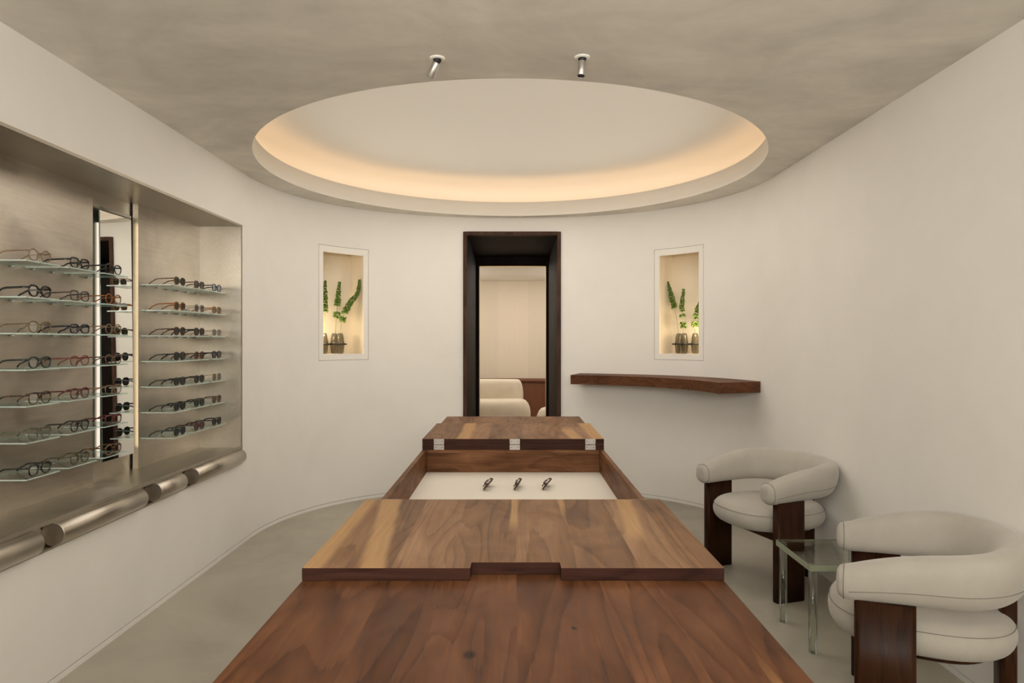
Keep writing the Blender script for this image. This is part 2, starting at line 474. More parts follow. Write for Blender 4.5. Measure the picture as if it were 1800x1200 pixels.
# ------------------------------------------------------------------ flower niches
def niche(sa, sb, name):
    """white panel frame set in the curved wall with a deep lit recess"""
    root = bpy.data.objects.new(name, None); COL.objects.link(root); struct(root)
    n = 12; w = .048; g = .0024; D = .245
    S = [sa + (sb-sa)*i/n for i in range(n+1)]
    def q(s, off): p = P(s) + NIN(s)*off; return p
    # dark reveal round the panel
    mb = MB()
    def strip(s0, s1, z0, z1, off, mi=0):
        k = max(1, int(abs(s1-s0)/.04)); v2 = []
        for i in range(k+1):
            s = s0+(s1-s0)*i/k; p = q(s, off); v2 += [(p.x,p.y,z0),(p.x,p.y,z1)]
        mb.add(v2, [(2*i,2*i+2,2*i+3,2*i+1) for i in range(k)], mi, False)
    for a in ((sa-.0005, sb+.0005, NZ0-.0005, NZ0+g), (sa, sb, NZ1-g, NZ1+.0005), (sa, sa+g, NZ0, NZ1), (sb-g, sb, NZ0, NZ1)): strip(*a, -.003)
    mb.build('reveal', M_gap, root)
    mb = MB(); ia, ib, z0, z1 = sa+w, sb-w, NZ0+.052, NZ1-.055
    a, b = sa+g, sb-g
    for t in ((a, b, NZ0+g, z0), (a, b, z1, NZ1-g), (a, ia, z0, z1), (ib, b, z0, z1)): strip(*t, 0.0)
    # returns of the frame, 2 cm thick
    for s in (ia, ib):
        p, r = q(s, 0), q(s, -.02); mb.add([(p.x,p.y,z0),(r.x,r.y,z0),(r.x,r.y,z1),(p.x,p.y,z1)], [(0,1,2,3)])
    for z in (z0, z1):
        v2 = []
        for i in range(9):
            s = ia+(ib-ia)*i/8; p, r = q(s, 0), q(s, -.02); v2 += [(p.x,p.y,z),(r.x,r.y,z)]
        mb.add(v2, [(2*i,2*i+2,2*i+3,2*i+1) for i in range(8)])
    mb.build('frame_panel', M_frame, root)
    # recess box, squared to the chord
    pa, pb = q(ia, -.02), q(ib, -.02); t = (pb-pa).normalized(); nin = Vector((t.y, -t.x))
    e = .03
    A, B = pa - t*e, pb + t*e; A2, B2 = A - nin*(D-.02), B - nin*(D-.02)
    mb = MB(); y0, y1 = z0-.0, z1+.03
    def quad(p, r, za, zb, zc=None): mb.add([(p.x,p.y,za),(r.x,r.y,za),(r.x,r.y,zb),(p.x,p.y,zb)], [(0,1,2,3)])
    quad(A, A2, y0, y1); quad(A2, B2, y0, y1); quad(B2, B, y0, y1)
    for z in (y0, y1): mb.add([(A.x,A.y,z),(B.x,B.y,z),(B2.x,B2.y,z),(A2.x,A2.y,z)], [(0,1,2,3)])
    # inner face of the wall beside the opening
    quad(A, pa, y0, y1); quad(pb, B, y0, y1); quad(pa, pb, z1, y1)
    mb.build('recess', M_niche, root)
    return dict(pa=pa, pb=pb, t=t, nin=nin, z0=z0, z1=z1, D=D, root=root)
NL = niche(sLa, sLb, 'flower_niche_1')  # left flower niche, a closed recess and no window
NR = niche(sRa, sRb, 'flower_niche_2')  # right flower niche, also a closed recess
def at(Nc, u, depth):             # point in the recess at image column u, `depth` behind the opening
    r = (u-VX)/F; base = Nc['pa'] - Nc['nin']*depth; t = Nc['t']
    k = (r*base.y - base.x)/(t.x - r*t.y)
    return base + t*k

def vase(name, pos, label, mir=1):
    root = thing(name, label, 'vase', pos, 0, 'smoked glass bud vases in the wall niches')
    mb = MB()
    out = [(.018,0),(.026,.005),(.030,.020),(.032,.050),(.035,.071),(.0375,.081),(.035,.091),(.032,.108),(.029,.135),(.025,.157),(.021,.168),(.018,.172)]
    inn = [(r-.003, z+ (.004 if k == 0 else 0)) for k, (r, z) in enumerate(out)]
    mb.lathe(out + inn[::-1], 28, 0, False)
    mb.lathe([(.018,0),(.001,0)], 28, 0, False); mb.lathe([(.015,.004),(.001,.004)], 28, 0, False)
    mb.build('glass_body', M_vase, root)
    return root
def bell_stem(name, path, f0, label, rb=.020, gaps=()):
    """path of the stem from vase floor to tip; bells sit on the part beyond f0"""
    P3 = [Vector(p) for p in path]; base = P3[0]
    root = thing(name, label, 'flower', base, 0, 'green bell flower stems in the wall niches')
    pts = []
    for k in range(len(P3)-1):
        p0 = P3[max(k-1,0)]; p1 = P3[k]; p2 = P3[k+1]; p3 = P3[min(k+2,len(P3)-1)]
        for i in range(8):
            t = i/8
            pts.append(.5*((2*p1)+(p2-p0)*t+(2*p0-5*p1+4*p2-p3)*t*t+(3*p1-p0-3*p2+p3)*t**3) - base)
    pts.append(P3[-1]-base)
    mb = MB(); mb.tube(pts, lambda f: .0028-.0012*f, 6); mb.build('stem', M_stem, root)
    L = [0]
    for i in range(1, len(pts)): L.append(L[-1]+(pts[i]-pts[i-1]).length)
    mb = MB(); tot = L[-1]; s = f0*tot; whorl = 0
    def flush():
        nonlocal mb
        if mb.v: mb.build('bells', M_green, root)
        mb = MB()
    while s < tot:
        fr = max(0.0, (s/tot-f0)/(1-f0))
        j = max(k for k in range(len(L)) if L[k] <= s); j = min(j, len(pts)-2)
        p = pts[j].lerp(pts[j+1], (s-L[j])/max(L[j+1]-L[j],1e-6)); ax = (pts[j+1]-pts[j]).normalized()
        r = rb*(1-.62*fr**1.6)
        if any(a < fr < b for a, b in gaps): flush()
        else:
            e1 = ax.orthogonal().normalized(); e2 = ax.cross(e1)
            nb = 4
            for q in range(nb):
                an = 2*PI*q/nb + whorl*.63 + random.uniform(-.2,.2)
                d = (e1*math.cos(an)+e2*math.sin(an)); d = (d + ax*random.uniform(-.05,.55)).normalized()
                o1 = d.orthogonal().normalized(); o2 = d.cross(o1); rr_ = r*random.uniform(.85,1.12); ph = random.uniform(0, 6)
                R = []
                for (ff, rr) in ((.05,.10),(.30,.16),(.62,.27),(.90,.42),(1.02,.56)):
                    R.append([p + d*(rr_*ff*(1+.10*(ff > .8)*math.sin(5*2*PI*w/10+ph))) + o1*(rr_*rr*math.cos(2*PI*w/10)) + o2*(rr_*rr*math.sin(2*PI*w/10)) for w in range(10)])
                mb.rings(R, False, False, 0, True)
        s += .92*r; whorl += 1
    flush()
    return root
def flowers(Nc, spec, plate_u, word, side):
    z0 = Nc['z0']
    cs = []
    for k, (u, dep, lab) in enumerate(spec['vases']):
        p = at(Nc, u, dep); cs.append(p)
        vase('bud_vase', (p.x, p.y, z0+.0005), lab)
    pr = thing('vase_rack', f'black ring rack clasping the smoked vases in the {word} wall niche', 'rack', (cs[0].x, cs[0].y, z0), 0)
    mb = MB()
    for p in cs: 
        Mx = Matrix.Translation((p.x-cs[0].x, p.y-cs[0].y, 0))
        mb.lathe([(.0378,.074),(.0378,.088),(.047,.088),(.047,.074),(.0378,.074)], 28, 0, False, Mx)
    c0 = cs[0]
    for i in range(len(cs)-1):
        d = (cs[i+1]-cs[i]); L = d.length; d.normalize(); a = math.atan2(d.y, d.x)
        if L > .10:
            mb.box(.045, L-.045, -.012, .012, .074, .088, 0, Matrix.Translation((cs[i].x-c0.x, cs[i].y-c0.y, 0)) @ Matrix.Rotation(a, 4, 'Z'))
    tip = at(Nc, plate_u, spec['vases'][-1][1]); d = tip-cs[-1]; L = d.length; a = math.atan2(d.y, d.x)
    mb.box(.044, max(L,.06), -.008, .008, .076, .086, 0, Matrix.Translation((cs[-1].x-c0.x, cs[-1].y-c0.y, 0)) @ Matrix.Rotation(a, 4, 'Z'))
    mb.build('ring_plate', M_black, pr)
    for (ci, pts, f0, lab, rb, gaps) in spec['stems']:
        b = cs[ci]; path = [(b.x, b.y, z0+.012)]
        for (u, v, dep) in pts:
            p = at(Nc, u, dep); path.append((p.x, p.y, H-(v-600)/F*p.y))
        bell_stem('bell_flower_stem', path, f0, lab, rb, gaps)
flowers(NL, dict(vases=[(569.5,.11,'smoked bud vase half hidden by the left edge of the left wall niche'),
                        (588,.160,'smoked bud vase in the middle of the left wall niche'),
                        (598,.080,'smoked bud vase holding the leaning stem in the left wall niche')],
   stems=[(0, [(570,560,.11),(571,520,.11),(571.5,494,.11)], .58, 'upright green bell flower cut off by left edge of the left niche', .026, ()),
          (1, [(590,575,.160),(593,535,.155),(597,495,.155)], .50, 'upright green bell flower in the middle of the left niche', .027, ((.14,.26),)),
          (2, [(599,575,.07),(606,550,.06),(617,530,.06),(629,514,.06),(632,492,.06)], .40, 'green bell flower leaning right in the left niche', .026, ((.10,.16),))]),
   609, 'left', 1)
flowers(NR, dict(vases=[(1222,.11,'smoked bud vase nearest the right edge of the right wall niche'),
                        (1202.5,.085,'smoked bud vase in the middle of the right wall niche'),
                        (1193.5,.160,'smoked bud vase holding the thin leaning stem in the right niche')],
   stems=[(0, [(1222,570,.11),(1226,545,.11),(1231,528,.11)], .50, 'green bell flower cut off by right edge of the right niche', .027, ((.16,.25),)),
          (1, [(1200.5,560,.085),(1199,535,.085),(1202,508,.085)], .40, 'upright green bell flower in the middle of the right niche', .026, ((.12,.26),(.34,.40))),
          (2, [(1191,570,.160),(1182,528,.155),(1174,496,.150)], .63, 'slim green bell flower leaning left in the right niche', .024, ())]),
   1182, 'right', -1)

# ------------------------------------------------------------------ doorway and lounge
door = bpy.data.objects.new('door_1', None); COL.objects.link(door); door.location = (0, DY, 0); struct(door)
cw, PD = .032, 1.60
ix0, ix1, iz = DX0+cw, DX1-cw, DZ-cw
mb = MB()
mb.box(DX0, ix0, -.012, .05, 0, DZ); mb.box(ix1, DX1, -.012, .05, 0, DZ); mb.box(ix0, ix1, -.012, .05, iz, DZ)
mb.build('casing', M_doorcase, door, .003)
mb = MB()
mb.box(DX0-.03, ix0, .05, PD, 0, DZ); mb.build('jamb', M_door, door)
mb = MB(); mb.box(ix1, DX1+.03, .05, PD, 0, DZ); mb.build('jamb', M_door, door)
mb = MB(); mb.box(DX0-.03, DX1+.03, .05, PD, iz, DZ+.02); mb.build('soffit', M_door, door)
fx0, fx1, fz = -.383, .373, 2.193
mb = MB(); y0, y1 = PD-.06, PD
mb.box(ix0, fx0, y0, y1, 0, fz); mb.box(fx1, ix1, y0, y1, 0, fz); mb.box(ix0, ix1, y0, y1, fz, iz)
mb.build('inner_frame', M_door, door, .003)
mb = MB(); mb.box(fx0, fx0+.006, y1-.02, y1, 0, fz); mb.box(fx1-.006, fx1, y1-.02, y1, 0, fz); mb.box(fx0, fx1, y1-.02, y1, fz-.006, fz)
mb.build('edge_strip', M_brass, door)
# lounge shell
LY = DY+PD
mb = MB(); pan = MB(); wains = MB()
R0, LC = 4.6, (0, 6.42)
npan = 15; a0, a1 = math.radians(180-28), math.radians(28)
for k in range(npan):
    for i in range(6):
        f0, f1 = (k+i/6)/npan, (k+(i+1)/6)/npan
        v2 = []
        for f in (f0, f1):
            a = a0+(a1-a0)*f; x, y = LC[0]+R0*math.cos(a)*.72, LC[1]+R0*math.sin(a)
            v2 += [(x,y,.70),(x,y,2.32)]
        mb.add(v2, [(0,2,3,1)], k % 2, False)
struct(mb.build('wall_lounge', [M_fab2, M_fab3]))
mb = MB()
for dz0, dz1, off in ((0,.70,.03),):
    v2 = []
    for i in range(61):
        a = a0+(a1-a0)*i/60; r = R0-.07
        x, y = LC[0]+r*math.cos(a)*.72, LC[1]+r*math.sin(a); v2 += [(x,y,0),(x,y,.70)]
    mb.add(v2, [(2*i,2*i+2,2*i+3,2*i+1) for i in range(60)])
    path = []
    for i in range(61):
        a = a0+(a1-a0)*i/60; r = R0-.07; path.append((LC[0]+r*math.cos(a)*.72, LC[1]+r*math.sin(a), .715))
    mb.tube(path, .036, 10)
tag(struct(mb.build('trim_2', M_leather)))
mb = MB(); mb.add([(-3.2,LY+.0,2.322),(3.2,LY,2.322),(3.2,11.6,2.322),(-3.2,11.6,2.322)], [(0,1,2,3)])
struct(mb.build('ceiling_lounge', M_frame))
mb = MB()
mb.add([(-3.2,LY,0),(DX0-.03,LY,0),(DX0-.03,LY,2.33),(-3.2,LY,2.33)], [(0,1,2,3)])
mb.add([(DX1+.03,LY,0),(3.2,LY,0),(3.2,LY,2.33),(DX1+.03,LY,2.33)], [(0,1,2,3)])
for x in (-3.0, 3.0): mb.add([(x,LY,0),(x,11.6,0),(x,11.6,2.33),(x,LY,2.33)], [(0,1,2,3)])
struct(mb.build('wall_lounge_side', M_fab2))
# lounge seating
def pillow(rx, ry, z0, z1, n=2.6, edge=.06, seg=48, cx=0, cy=0):
    """rounded slab: rings from bottom to top"""
    R = []; K = 9
    for k in range(K+1):
        a = -PI/2 + PI*k/K
        sc = edge*(1-math.cos(a)); z = (z0+z1)/2 + (z1-z0)/2*math.sin(a)
        ring = []
        for i in range(seg):
            th = 2*PI*i/seg; c, s = math.cos(th), math.sin(th)
            ring.append((cx+(rx-sc)*math.copysign(abs(c)**(2/n), c), cy+(ry-sc)*math.copysign(abs(s)**(2/n), s), z))
        R.append(ring)
    return R
t = thing('lounge_chair', 'rounded cream lounge chair seen through the dark doorway', 'chair', (-.42, 9.35, 0))
mb = MB(); mb.rings(pillow(.66,.42,.16,.545,2.6,.10)); mb.build('seat', M_boucle, t)
mb = MB(); mb.rings(pillow(.565,.20,.34,.80,3.4,.07,48,.0,.36)); mb.build('backrest', M_boucle, t)
mb = MB(); mb.rings(pillow(.13,.30,.44,.62,2.6,.05,48,-.50,.0)); mb.build('armrest', M_boucle, t)
mb = MB(); mb.rings(pillow(.50,.30,0,.17,2.4,.02)); mb.build('plinth', M_leather, t)
t = thing('ottoman', 'small round cream ottoman at the right edge of the dark doorway', 'ottoman', (.60, 9.2, 0))
mb = MB(); mb.rings(pillow(.29,.29,.06,.45,2.0,.10)); mb.build('cushion', M_boucle, t)
mb = MB(); mb.lathe([(.2,0),(.2,.07)], 32); mb.build('base', M_leather, t)

# ------------------------------------------------------------------ curved wooden shelf on the right wall
sh = None
s0, s1 = su(1019), su(1337); dep = .315; zt, th = 1.0555, .078
ft = []; bk = []
s0f = s0
for i in range(41):
    s = s0+(s1-s0)*i/40
    p = P(s) + NIN(s)*.001; bk.append(p)
A = Vector((.487, 5.80)); Bc = Vector((1.425, 4.715))
for i in range(41):
    s = s0+(s1-s0)*i/40; q = P(s)+NIN(s)*dep; ft.append(q)
dA, dB = A-ft[0], Bc-ft[-1]
ft = [q + dA*(1-i/40) + dB*(i/40) for i, q in enumerate(ft)]
mb = MB(); poly = ft + bk[::-1]
ctr = P((s0+s1)/2)
n = len(poly)
mb.add([(p.x-ctr.x,p.y-ctr.y,z) for z in (0,th) for p in poly], [(i,(i+1)%n,n+(i+1)%n,n+i) for i in range(n)])
for z in (0, th):
    v2 = []
    for a, b in zip(ft, bk): v2 += [(a.x-ctr.x,a.y-ctr.y,z),(b.x-ctr.x,b.y-ctr.y,z)]
    mb.add(v2, [(2*i,2*i+2,2*i+3,2*i+1) for i in range(40)])
o = mb.build('wall_shelf', M_shelfw, None, .002, (ctr.x, ctr.y, zt-th))
tag(o, 'thick curved walnut shelf fixed along the curved white wall right of the doorway', 'shelf')

# ------------------------------------------------------------------ ceiling spotlights
def spot(x, y, tilt, azim, label):
    t = thing('ceiling_spotlight', label, 'spotlight', (x, y, HC), 0, 'swivel spotlights in the ceiling')
    mb = MB(); mb.lathe([(.031,0),(.031,-.003),(.028,-.0055),(.014,-.0055)], 32, 0, False); mb.build('ceiling_rose', M_white, t)
    mb = MB(); mb.lathe([(.0165,-.004),(.0165,-.011),(.012,-.018),(.006,-.021)], 24); mb.build('swivel', M_black, t)
    Mx = Matrix.Translation((0,0,-.013)) @ Matrix.Rotation(azim, 4, 'Z') @ Matrix.Rotation(tilt, 4, 'Y')
    mb = MB(); mb.lathe([(.0,-.004),(.012,-.004),(.0152,-.006),(.0158,-.008),(.0158,-.066),(.0145,-.067),(.0138,-.066),(.0138,-.050)], 32, 0, False, Mx)
    mb.build('lamp_tube', M_chrome, t)
    mb = MB(); mb.lathe([(.0140,-.0655),(.001,-.0645)], 24, 0, False, Mx); mb.build('baffle', M_black, t)
spot(-.300, 2.700, math.radians(30), math.radians(-25), 'left steel ceiling spotlight, tilted down to the left')
spot(.272, 2.690, math.radians(10), math.radians(60), 'right steel ceiling spotlight, pointing almost straight down')

# ------------------------------------------------------------------ display table
TY, HT, HL = 3.034, .774, .8045
t = thing('display_table', 'long walnut display table with two folded lids and an open cream tray', 'table', (0, TY, 0))
YA, YB = .90, 5.16          # ends
h0, h1 = 2.318, 3.756       # hinge lines = ends of the open tray
mb = MB(); mb.box(-.5,.5, YA-TY, h0-TY, HT-.03, HT); mb.m[2] = mb.m[4] = 1; mb.build('tabletop', [M_top, M_edge], t, .002)
mb = MB(); mb.box(-.5,.5, h1-TY, YB-TY, HT-.03, HT); mb.m[2] = mb.m[4] = 1; mb.build('tabletop', [M_toprear, M_edge], t, .002)
for sx in (-1, 1):
    mb = MB(); a, b = sorted((sx*.5, sx*.478)); mb.box(a, b, YA+.02-TY, YB-.02-TY, .50, HT-.0302); mb.build('side_panel', M_side, t, .0015)
for y0, y1 in ((YA+.02, YA+.042), (h0-.02, h0+.002), (h1+.014, h1+.036), (YB-.042, YB-.02)):
    mb = MB(); mb.box(-.4775,.4775, y0-TY, y1-TY, .50, HT-.0302); mb.build('end_panel', M_end, t, .0015)
mb = MB(); mb.box(-.4775,.4775, h0+.003-TY, h1+.0135-TY, .600, .618); mb.build('tray_liner', M_linen, t)
for (px, py) in ((-.44, YA+.10), (.44, YA+.10), (-.44, YB-.10), (.44, YB-.10)):
    mb = MB(); mb.box(px-.035, px+.035, py-.035-TY, py+.035-TY, 0, .50); mb.build('leg', M_leg, t, .004)
mb = MB(); mb.box(-.477,.477, YA+.05-TY, YB-.05-TY, .48, .499); mb.build('underside_panel', M_leg, t)
def lid(ya, yb, notch_near, mat):
    mb = MB(); n0, n1, nd = -.1015, .1135, .042
    a, b = ya-TY, yb-TY
    if notch_near: poly = [(-.5,b),(-.5,a),(n0,a),(n0+.001,a+nd),(n1-.001,a+nd),(n1,a),(.5,a),(.5,b)]
    else: poly = [(-.5,a),(.5,a),(.5,b),(n1,b),(n1-.001,b-nd),(n0+.001,b-nd),(n0,b),(-.5,b)]
    z0, z1 = HT+.0006, HL; n = len(poly)
    mb.add([(x,y,z1) for x, y in poly], [tuple(range(n))], 0)
    mb.add([(x,y,z0) for x, y in poly], [tuple(range(n))], 0)
    mb.add([(x,y,z) for z in (z0,z1) for x, y in poly], [(i,(i+1)%n,n+(i+1)%n,n+i) for i in range(n)], 1)
    o = mb.build('lid', [mat, M_edge], t, .0015); return o
L1 = lid(1.615, h0, True, M_lid); L2 = lid(h1, 4.476, False, M_lid2)
def hinge(x, y, sgn, par):
    mb = MB(); w = .028
    yy = y - TY
    ya, yb = sorted((yy, yy+sgn*.0025))
    mb.box(x-w, x+w, ya, yb, HT+.003, HL-.0005); mb.box(x-w, x+w, ya, yb, HT-.0295, HT-.003)
    for k in range(5):
        xa = x-w+k*(2*w/5)+.0006
        mb.tube([(xa, yy+sgn*.003, HT), (xa+2*w/5-.0012, yy+sgn*.003, HT)], .0036, 10)
    for sx in (-1, 1):
        for z in (HT+.017, HT-.016):
            mb.tube([(x+sx*.018, yy+sgn*.002, z), (x+sx*.018, yy+sgn*.0034, z)], .0036, 10, 1)
    mb.build('hinge', [M_nickel, M_screw], par)
for hx in (-.408, .009, .425): hinge(hx, h1, -1, L2)
for hx in (-.408, .009, .425): hinge(hx, h0, 1, L1)

# ------------------------------------------------------------------ metal display niche in left wall
XB = -2.069; NO = XL
t = thing('display_niche', 'long brushed steel display niche let into the left wall', 'display case', (XL, 3.0, NB))
def lx(x): return x - XL
def ly(y): return y - 3.0
def lz(z): return z - NB
m0, m1 = 3.36, 3.767      # mirror bay
xr = -2.108
mb = MB(); mb.box(lx(XB-.03), lx(XB), ly(NY0), ly(m0), lz(NB), lz(NT_)); mb.build('back_panel', M_steel, t)
mb = MB(); mb.box(lx(XB-.03), lx(XB), ly(m1), ly(NY1), lz(NB), lz(NT_)); mb.build('back_panel', M_steel, t)
mb = MB(); mb.box(lx(xr-.012), lx(xr), ly(m0-.01), ly(m1+.01), lz(NB), lz(NT_)); mb.build('recess_panel', M_steel2, t)
mb = MB(); mb.box(lx(xr), lx(XL+.002), ly(NY0), ly(NY1), lz(NT_-.001), lz(NT_+.006)); mb.build('top_panel', M_steel, t)
mb = MB(); mb.box(lx(xr), lx(XL+.003), ly(NY0), ly(NY1), lz(NB-.006), lz(NB)); mb.build('bottom_panel', M_steel2, t)
mb = MB(); mb.box(lx(xr), lx(XL+.002), ly(NY1-.006), ly(NY1), lz(NB), lz(NT_)); mb.build('end_panel', M_steel, t)
mb = MB(); mb.box(lx(xr), lx(XL+.002), ly(NY0), ly(NY0+.006), lz(NB), lz(NT_)); mb.build('end_panel', M_steel, t)
mb = MB()
mb.box(lx(XL), lx(XL+.004), ly(NY0-.004), ly(NY1+.004), lz(NT_-.004), lz(NT_+.009))
mb.box(lx(XL), lx(XL+.004), ly(NY1-.006), ly(NY1+.004), lz(.538), lz(NT_+.009))
mb.box(lx(XL), lx(XL+.006), ly(NY0-.004), ly(NY1+.004), lz(NB-.004), lz(NB+.012))
mb.build('rim', M_rim, t)
mb = MB(); mb.box(lx(XL-.045), lx(XL-.040), ly(NY0), ly(NY1-.004), lz(.540), lz(NB-.006)); mb.box(lx(XL-.045), lx(XL+.004), ly(NY0), ly(NY1), lz(.534), lz(.542))
mb.build('channel', M_steel, t)
for a, b in ((1.80,2.545), (2.655,3.270), (3.395,3.665), (3.80,4.472)):
    mb = MB(); zc = .589; r = .046; xc = XL+.004
    Mx = Matrix.Translation((lx(xc), ly(a), lz(zc))) @ Matrix.Rotation(-PI/2, 4, 'X')
    mb.lathe([(r,.0015),(r,b-a-.0015)], 48, 0, False, Mx)
    for za, zb in ((0, .0015), (b-a, b-a-.0015)):
        mb.lathe([(0,za),(r-.0015,za)], 48, 0, False, Mx, False); mb.lathe([(r-.0015,za),(r,zb)], 48, 0, False, Mx, False)
    mb.build('bolster', M_steel2, t)
# mirror
zt_, zb_ = 2.022, .732
ya, yb = 3.437, 3.712
t = thing('wall_mirror', 'tall narrow mirror leaning in the steel niche between the two groups of shelves', 'mirror', (-2.07, (ya+yb)/2, zb_))
lean = .012
MM = Matrix.Translation((.006,0,0)) @ Matrix.Rotation(-.0155, 4, 'Z') @ Matrix.Rotation(-lean, 4, 'Y')
hw = (yb-ya)/2; Lm = zt_-zb_
mb = MB(); mb.box(-.001, 0, -hw+.0008, hw-.0008, .0008, Lm-.0008, 0, MM); mb.box(-.006, -.0012, -hw, hw, 0, Lm, 1, MM)
mb.build('mirror_glass', [M_mirror, M_gedge], t)
mb = MB(); mb.box(-.016, -.0065, -hw+.05, hw-.05, .05, Lm-.05, 0, MM); mb.build('backing', M_black, t)
for y0, y1, zt, mt in ((-.1210, -.1010, Lm-.08, M_ledm), (hw-.022, hw-.006, Lm-.02, M_ledr)):
    mb = MB(); mb.box(-.036, -.032, y0, y1, .02, zt); mb.build('light_strip', mt, t)

# ------------------------------------------------------------------ glass shelves and eyewear
ROWS = ['top', 'second', 'third', 'fourth', 'fifth', 'sixth', 'bottom']
def outline(kind, n=36):
    """lens outline (half sizes in metres) centred on 0; y across, z up"""
    W, Hh = {'round': (.0245,.0220), 'square': (.0270,.0205), 'panto': (.0262,.0212), 'hex': (.0262,.0222), 'aviator': (.0270,.0222), 'slim': (.0270,.0180)}[kind]
    pts = []
    for i in range(n):
        a = 2*PI*i/n; c, s = math.cos(a), math.sin(a)
        e = {'round': 2.0, 'square': 3.3, 'panto': 2.55, 'hex': 2.0, 'aviator': 2.8, 'slim': 3.2}[kind]
        if kind == 'hex':
            k = math.cos(PI/8)/math.cos((a % (PI/4))-PI/8); y, z = W*c*k*1.04, Hh*s*k*1.04
        else:
            y = W*math.copysign(abs(c)**(2/e), c); z = Hh*math.copysign(abs(s)**(2/e), s)
        if kind in ('panto', 'aviator', 'square') and z < 0: y *= 1 - .16*(-z/Hh)
        pts.append((y, z))
    return pts
def make_eyewear(kind, th, fm, lm, tm=None, metal=False, top_bar=False, folded=False):
    """returns (mesh builders) : frame, lens, lens, temple, temple.  Front faces +X, width along Y, stands on z=0"""
    ol = outline(kind); hz = max(p[1] for p in ol); zc = hz + th
    cy = .0362; th *= .84; res = {}
    fr = MB()
    for sy in (-1, 1):
        path = [(0, sy*(cy + p[0]), zc + p[1]) for p in ol]
        fr.tube(path, lambda f: (th*1.05, th*(.85+.45*max(0, math.sin(2*PI*f)))), 8, 0, False, True, (1,0,0))
    yb = cy - max(p[0] for p in ol)
    zb = zc + hz*.28
    fr.tube([(0, -yb-.001, zb), (.001, -yb*.5, zb+.003), (.001, 0, zb+.004), (.001, yb*.5, zb+.003), (0, yb+.001, zb)], th*1.05, 8)
    if top_bar: fr.tube([(0, -cy*.75, zc+hz*.98), (.001, 0, zc+hz*.86), (0, cy*.75, zc+hz*.98)], th*.9, 8)
    yo = cy + max(p[0] for p in ol)
    for sy in (-1, 1):      # end pieces and nose pads
        fr.tube([(0, sy*(yo-.003), zc+hz*.55), (-.001, sy*(yo+.003), zc+hz*.6), (-.007, sy*(yo+.0045), zc+hz*.6)], th*1.15, 8)
        fr.tube([(-.003, sy*(yb+.0005), zc+hz*.05), (-.007, sy*(yb-.002), zc-hz*.15), (-.005, sy*(yb+.001), zc-hz*.4)], th*.7, 6)
    res['frame'] = fr
    res['lens'] = []
    for sy in (-1, 1):
        lb = MB(); n = len(ol)
        lb.add([(.0, sy*(cy+p[0]*.99), zc+p[1]*.99) for p in ol], [tuple(range(n))])
        lb.add([(.0012, sy*(cy+p[0]*.99), zc+p[1]*.99) for p in ol], [tuple(range(n))])
        lb.add([(x, sy*(cy+p[0]*.99), zc+p[1]*.99) for x in (0,.0012) for p in ol], [(i,(i+1)%n,n+(i+1)%n,n+i) for i in range(n)])
        res['lens'].append(lb)
    res['temple'] = []
    z1 = zc+hz*.6; tr = (th*1.25, th*.62)
    for sy in (-1, 1):
        tb = MB()
        if folded:
            yo2 = sy*(yo+.003); k = -.010 if sy > 0 else -.015
            tb.tube([(-.006,yo2,z1), (k,yo2-sy*.006,z1), (k-.001,sy*(yo-.04),z1), (k-.001,sy*(yo-.085),z1-.004), (k,sy*(yo-.118),z1-.02)], lambda f: tr if f < .75 else (th*1.0, th*.7), 8)
        else:
            y = sy*(yo+.0045)
            tb.tube([(-.007,y,z1), (-.04,y,z1-.001), (-.085,y,z1-.003), (-.100,y,z1-.006), (-.113,y*.985,z1-.014), (-.127,y*.97,z1*.45), (-.139,y*.96,th*1.2)], lambda f: tr if f < .6 else (th*1.15, th*.75), 8)
        res['temple'].append(tb)
    return res
def eyewear(name, cat, label, group, loc, rotz, fmat, lmat, tmat=None, **kw):
    t = thing(name, label, cat, loc, rotz, group)
    r = make_eyewear(kw['kind'], kw['th'], fmat, lmat, top_bar=kw.get('top_bar', False), folded=kw.get('folded', False))
    r['frame'].build('frame', fmat, t)
    for l in r['lens']: l.build('lens', lmat, t)
    for l in r['temple']: l.build('temple', tmat or fmat, t)
    return t
A_black = simple('black_acetate', (.006,.006,.007), .15)
A_navy = simple('ink_acetate', (.008,.010,.022), .15)
A_green = simple('bottle_green_acetate', (.010,.022,.016), .15)
A_olive = tinted('olive_acetate', (.10,.085,.04), .25)
A_khaki = tinted('khaki_acetate', (.22,.17,.095), .35, .18, (.6,.5,.35))
A_champ = tinted('champagne_acetate', (.30,.215,.135), .45, .15, (.80,.66,.50))
A_clear = tinted('crystal_acetate', (.62,.56,.48), .55, .12, (.92,.88,.82))
A_smoke = tinted('smoke_acetate', (.07,.06,.055), .22)
A_sage = tinted('grey_green_acetate', (.16,.155,.11), .35, .18, (.55,.55,.45))
A_red = tinted('red_acetate', (.10,.014,.012), .10)
A_rose = tinted('rose_acetate', (.26,.055,.040), .30, .16, (.7,.38,.32))
A_burg = simple('burgundy_acetate', (.055,.008,.010), .15)
A_amber = tinted('amber_acetate', (.34,.12,.02), .25, .15, (.75,.38,.12))
A_honey = tinted('honey_acetate', (.42,.19,.045), .3, .15, (.8,.5,.2))
A_taupe = tinted('taupe_acetate', (.16,.10,.06), .25)
A_tort = tortoise('tortoise_acetate', (.02,.009,.005), (.19,.075,.02))
A_dtort = tortoise('dark_tortoise_acetate', (.010,.006,.004), (.10,.040,.014))
M_plaque = simple('plaque_grey', (.23,.215,.19), .6)
A_gold = simple('gold_wire', (.62,.46,.26), .25, 1.0)
G1 = 'open eyeglasses on the shelves left of the mirror'; G2 = 'open sunglasses on the shelves right of the mirror'
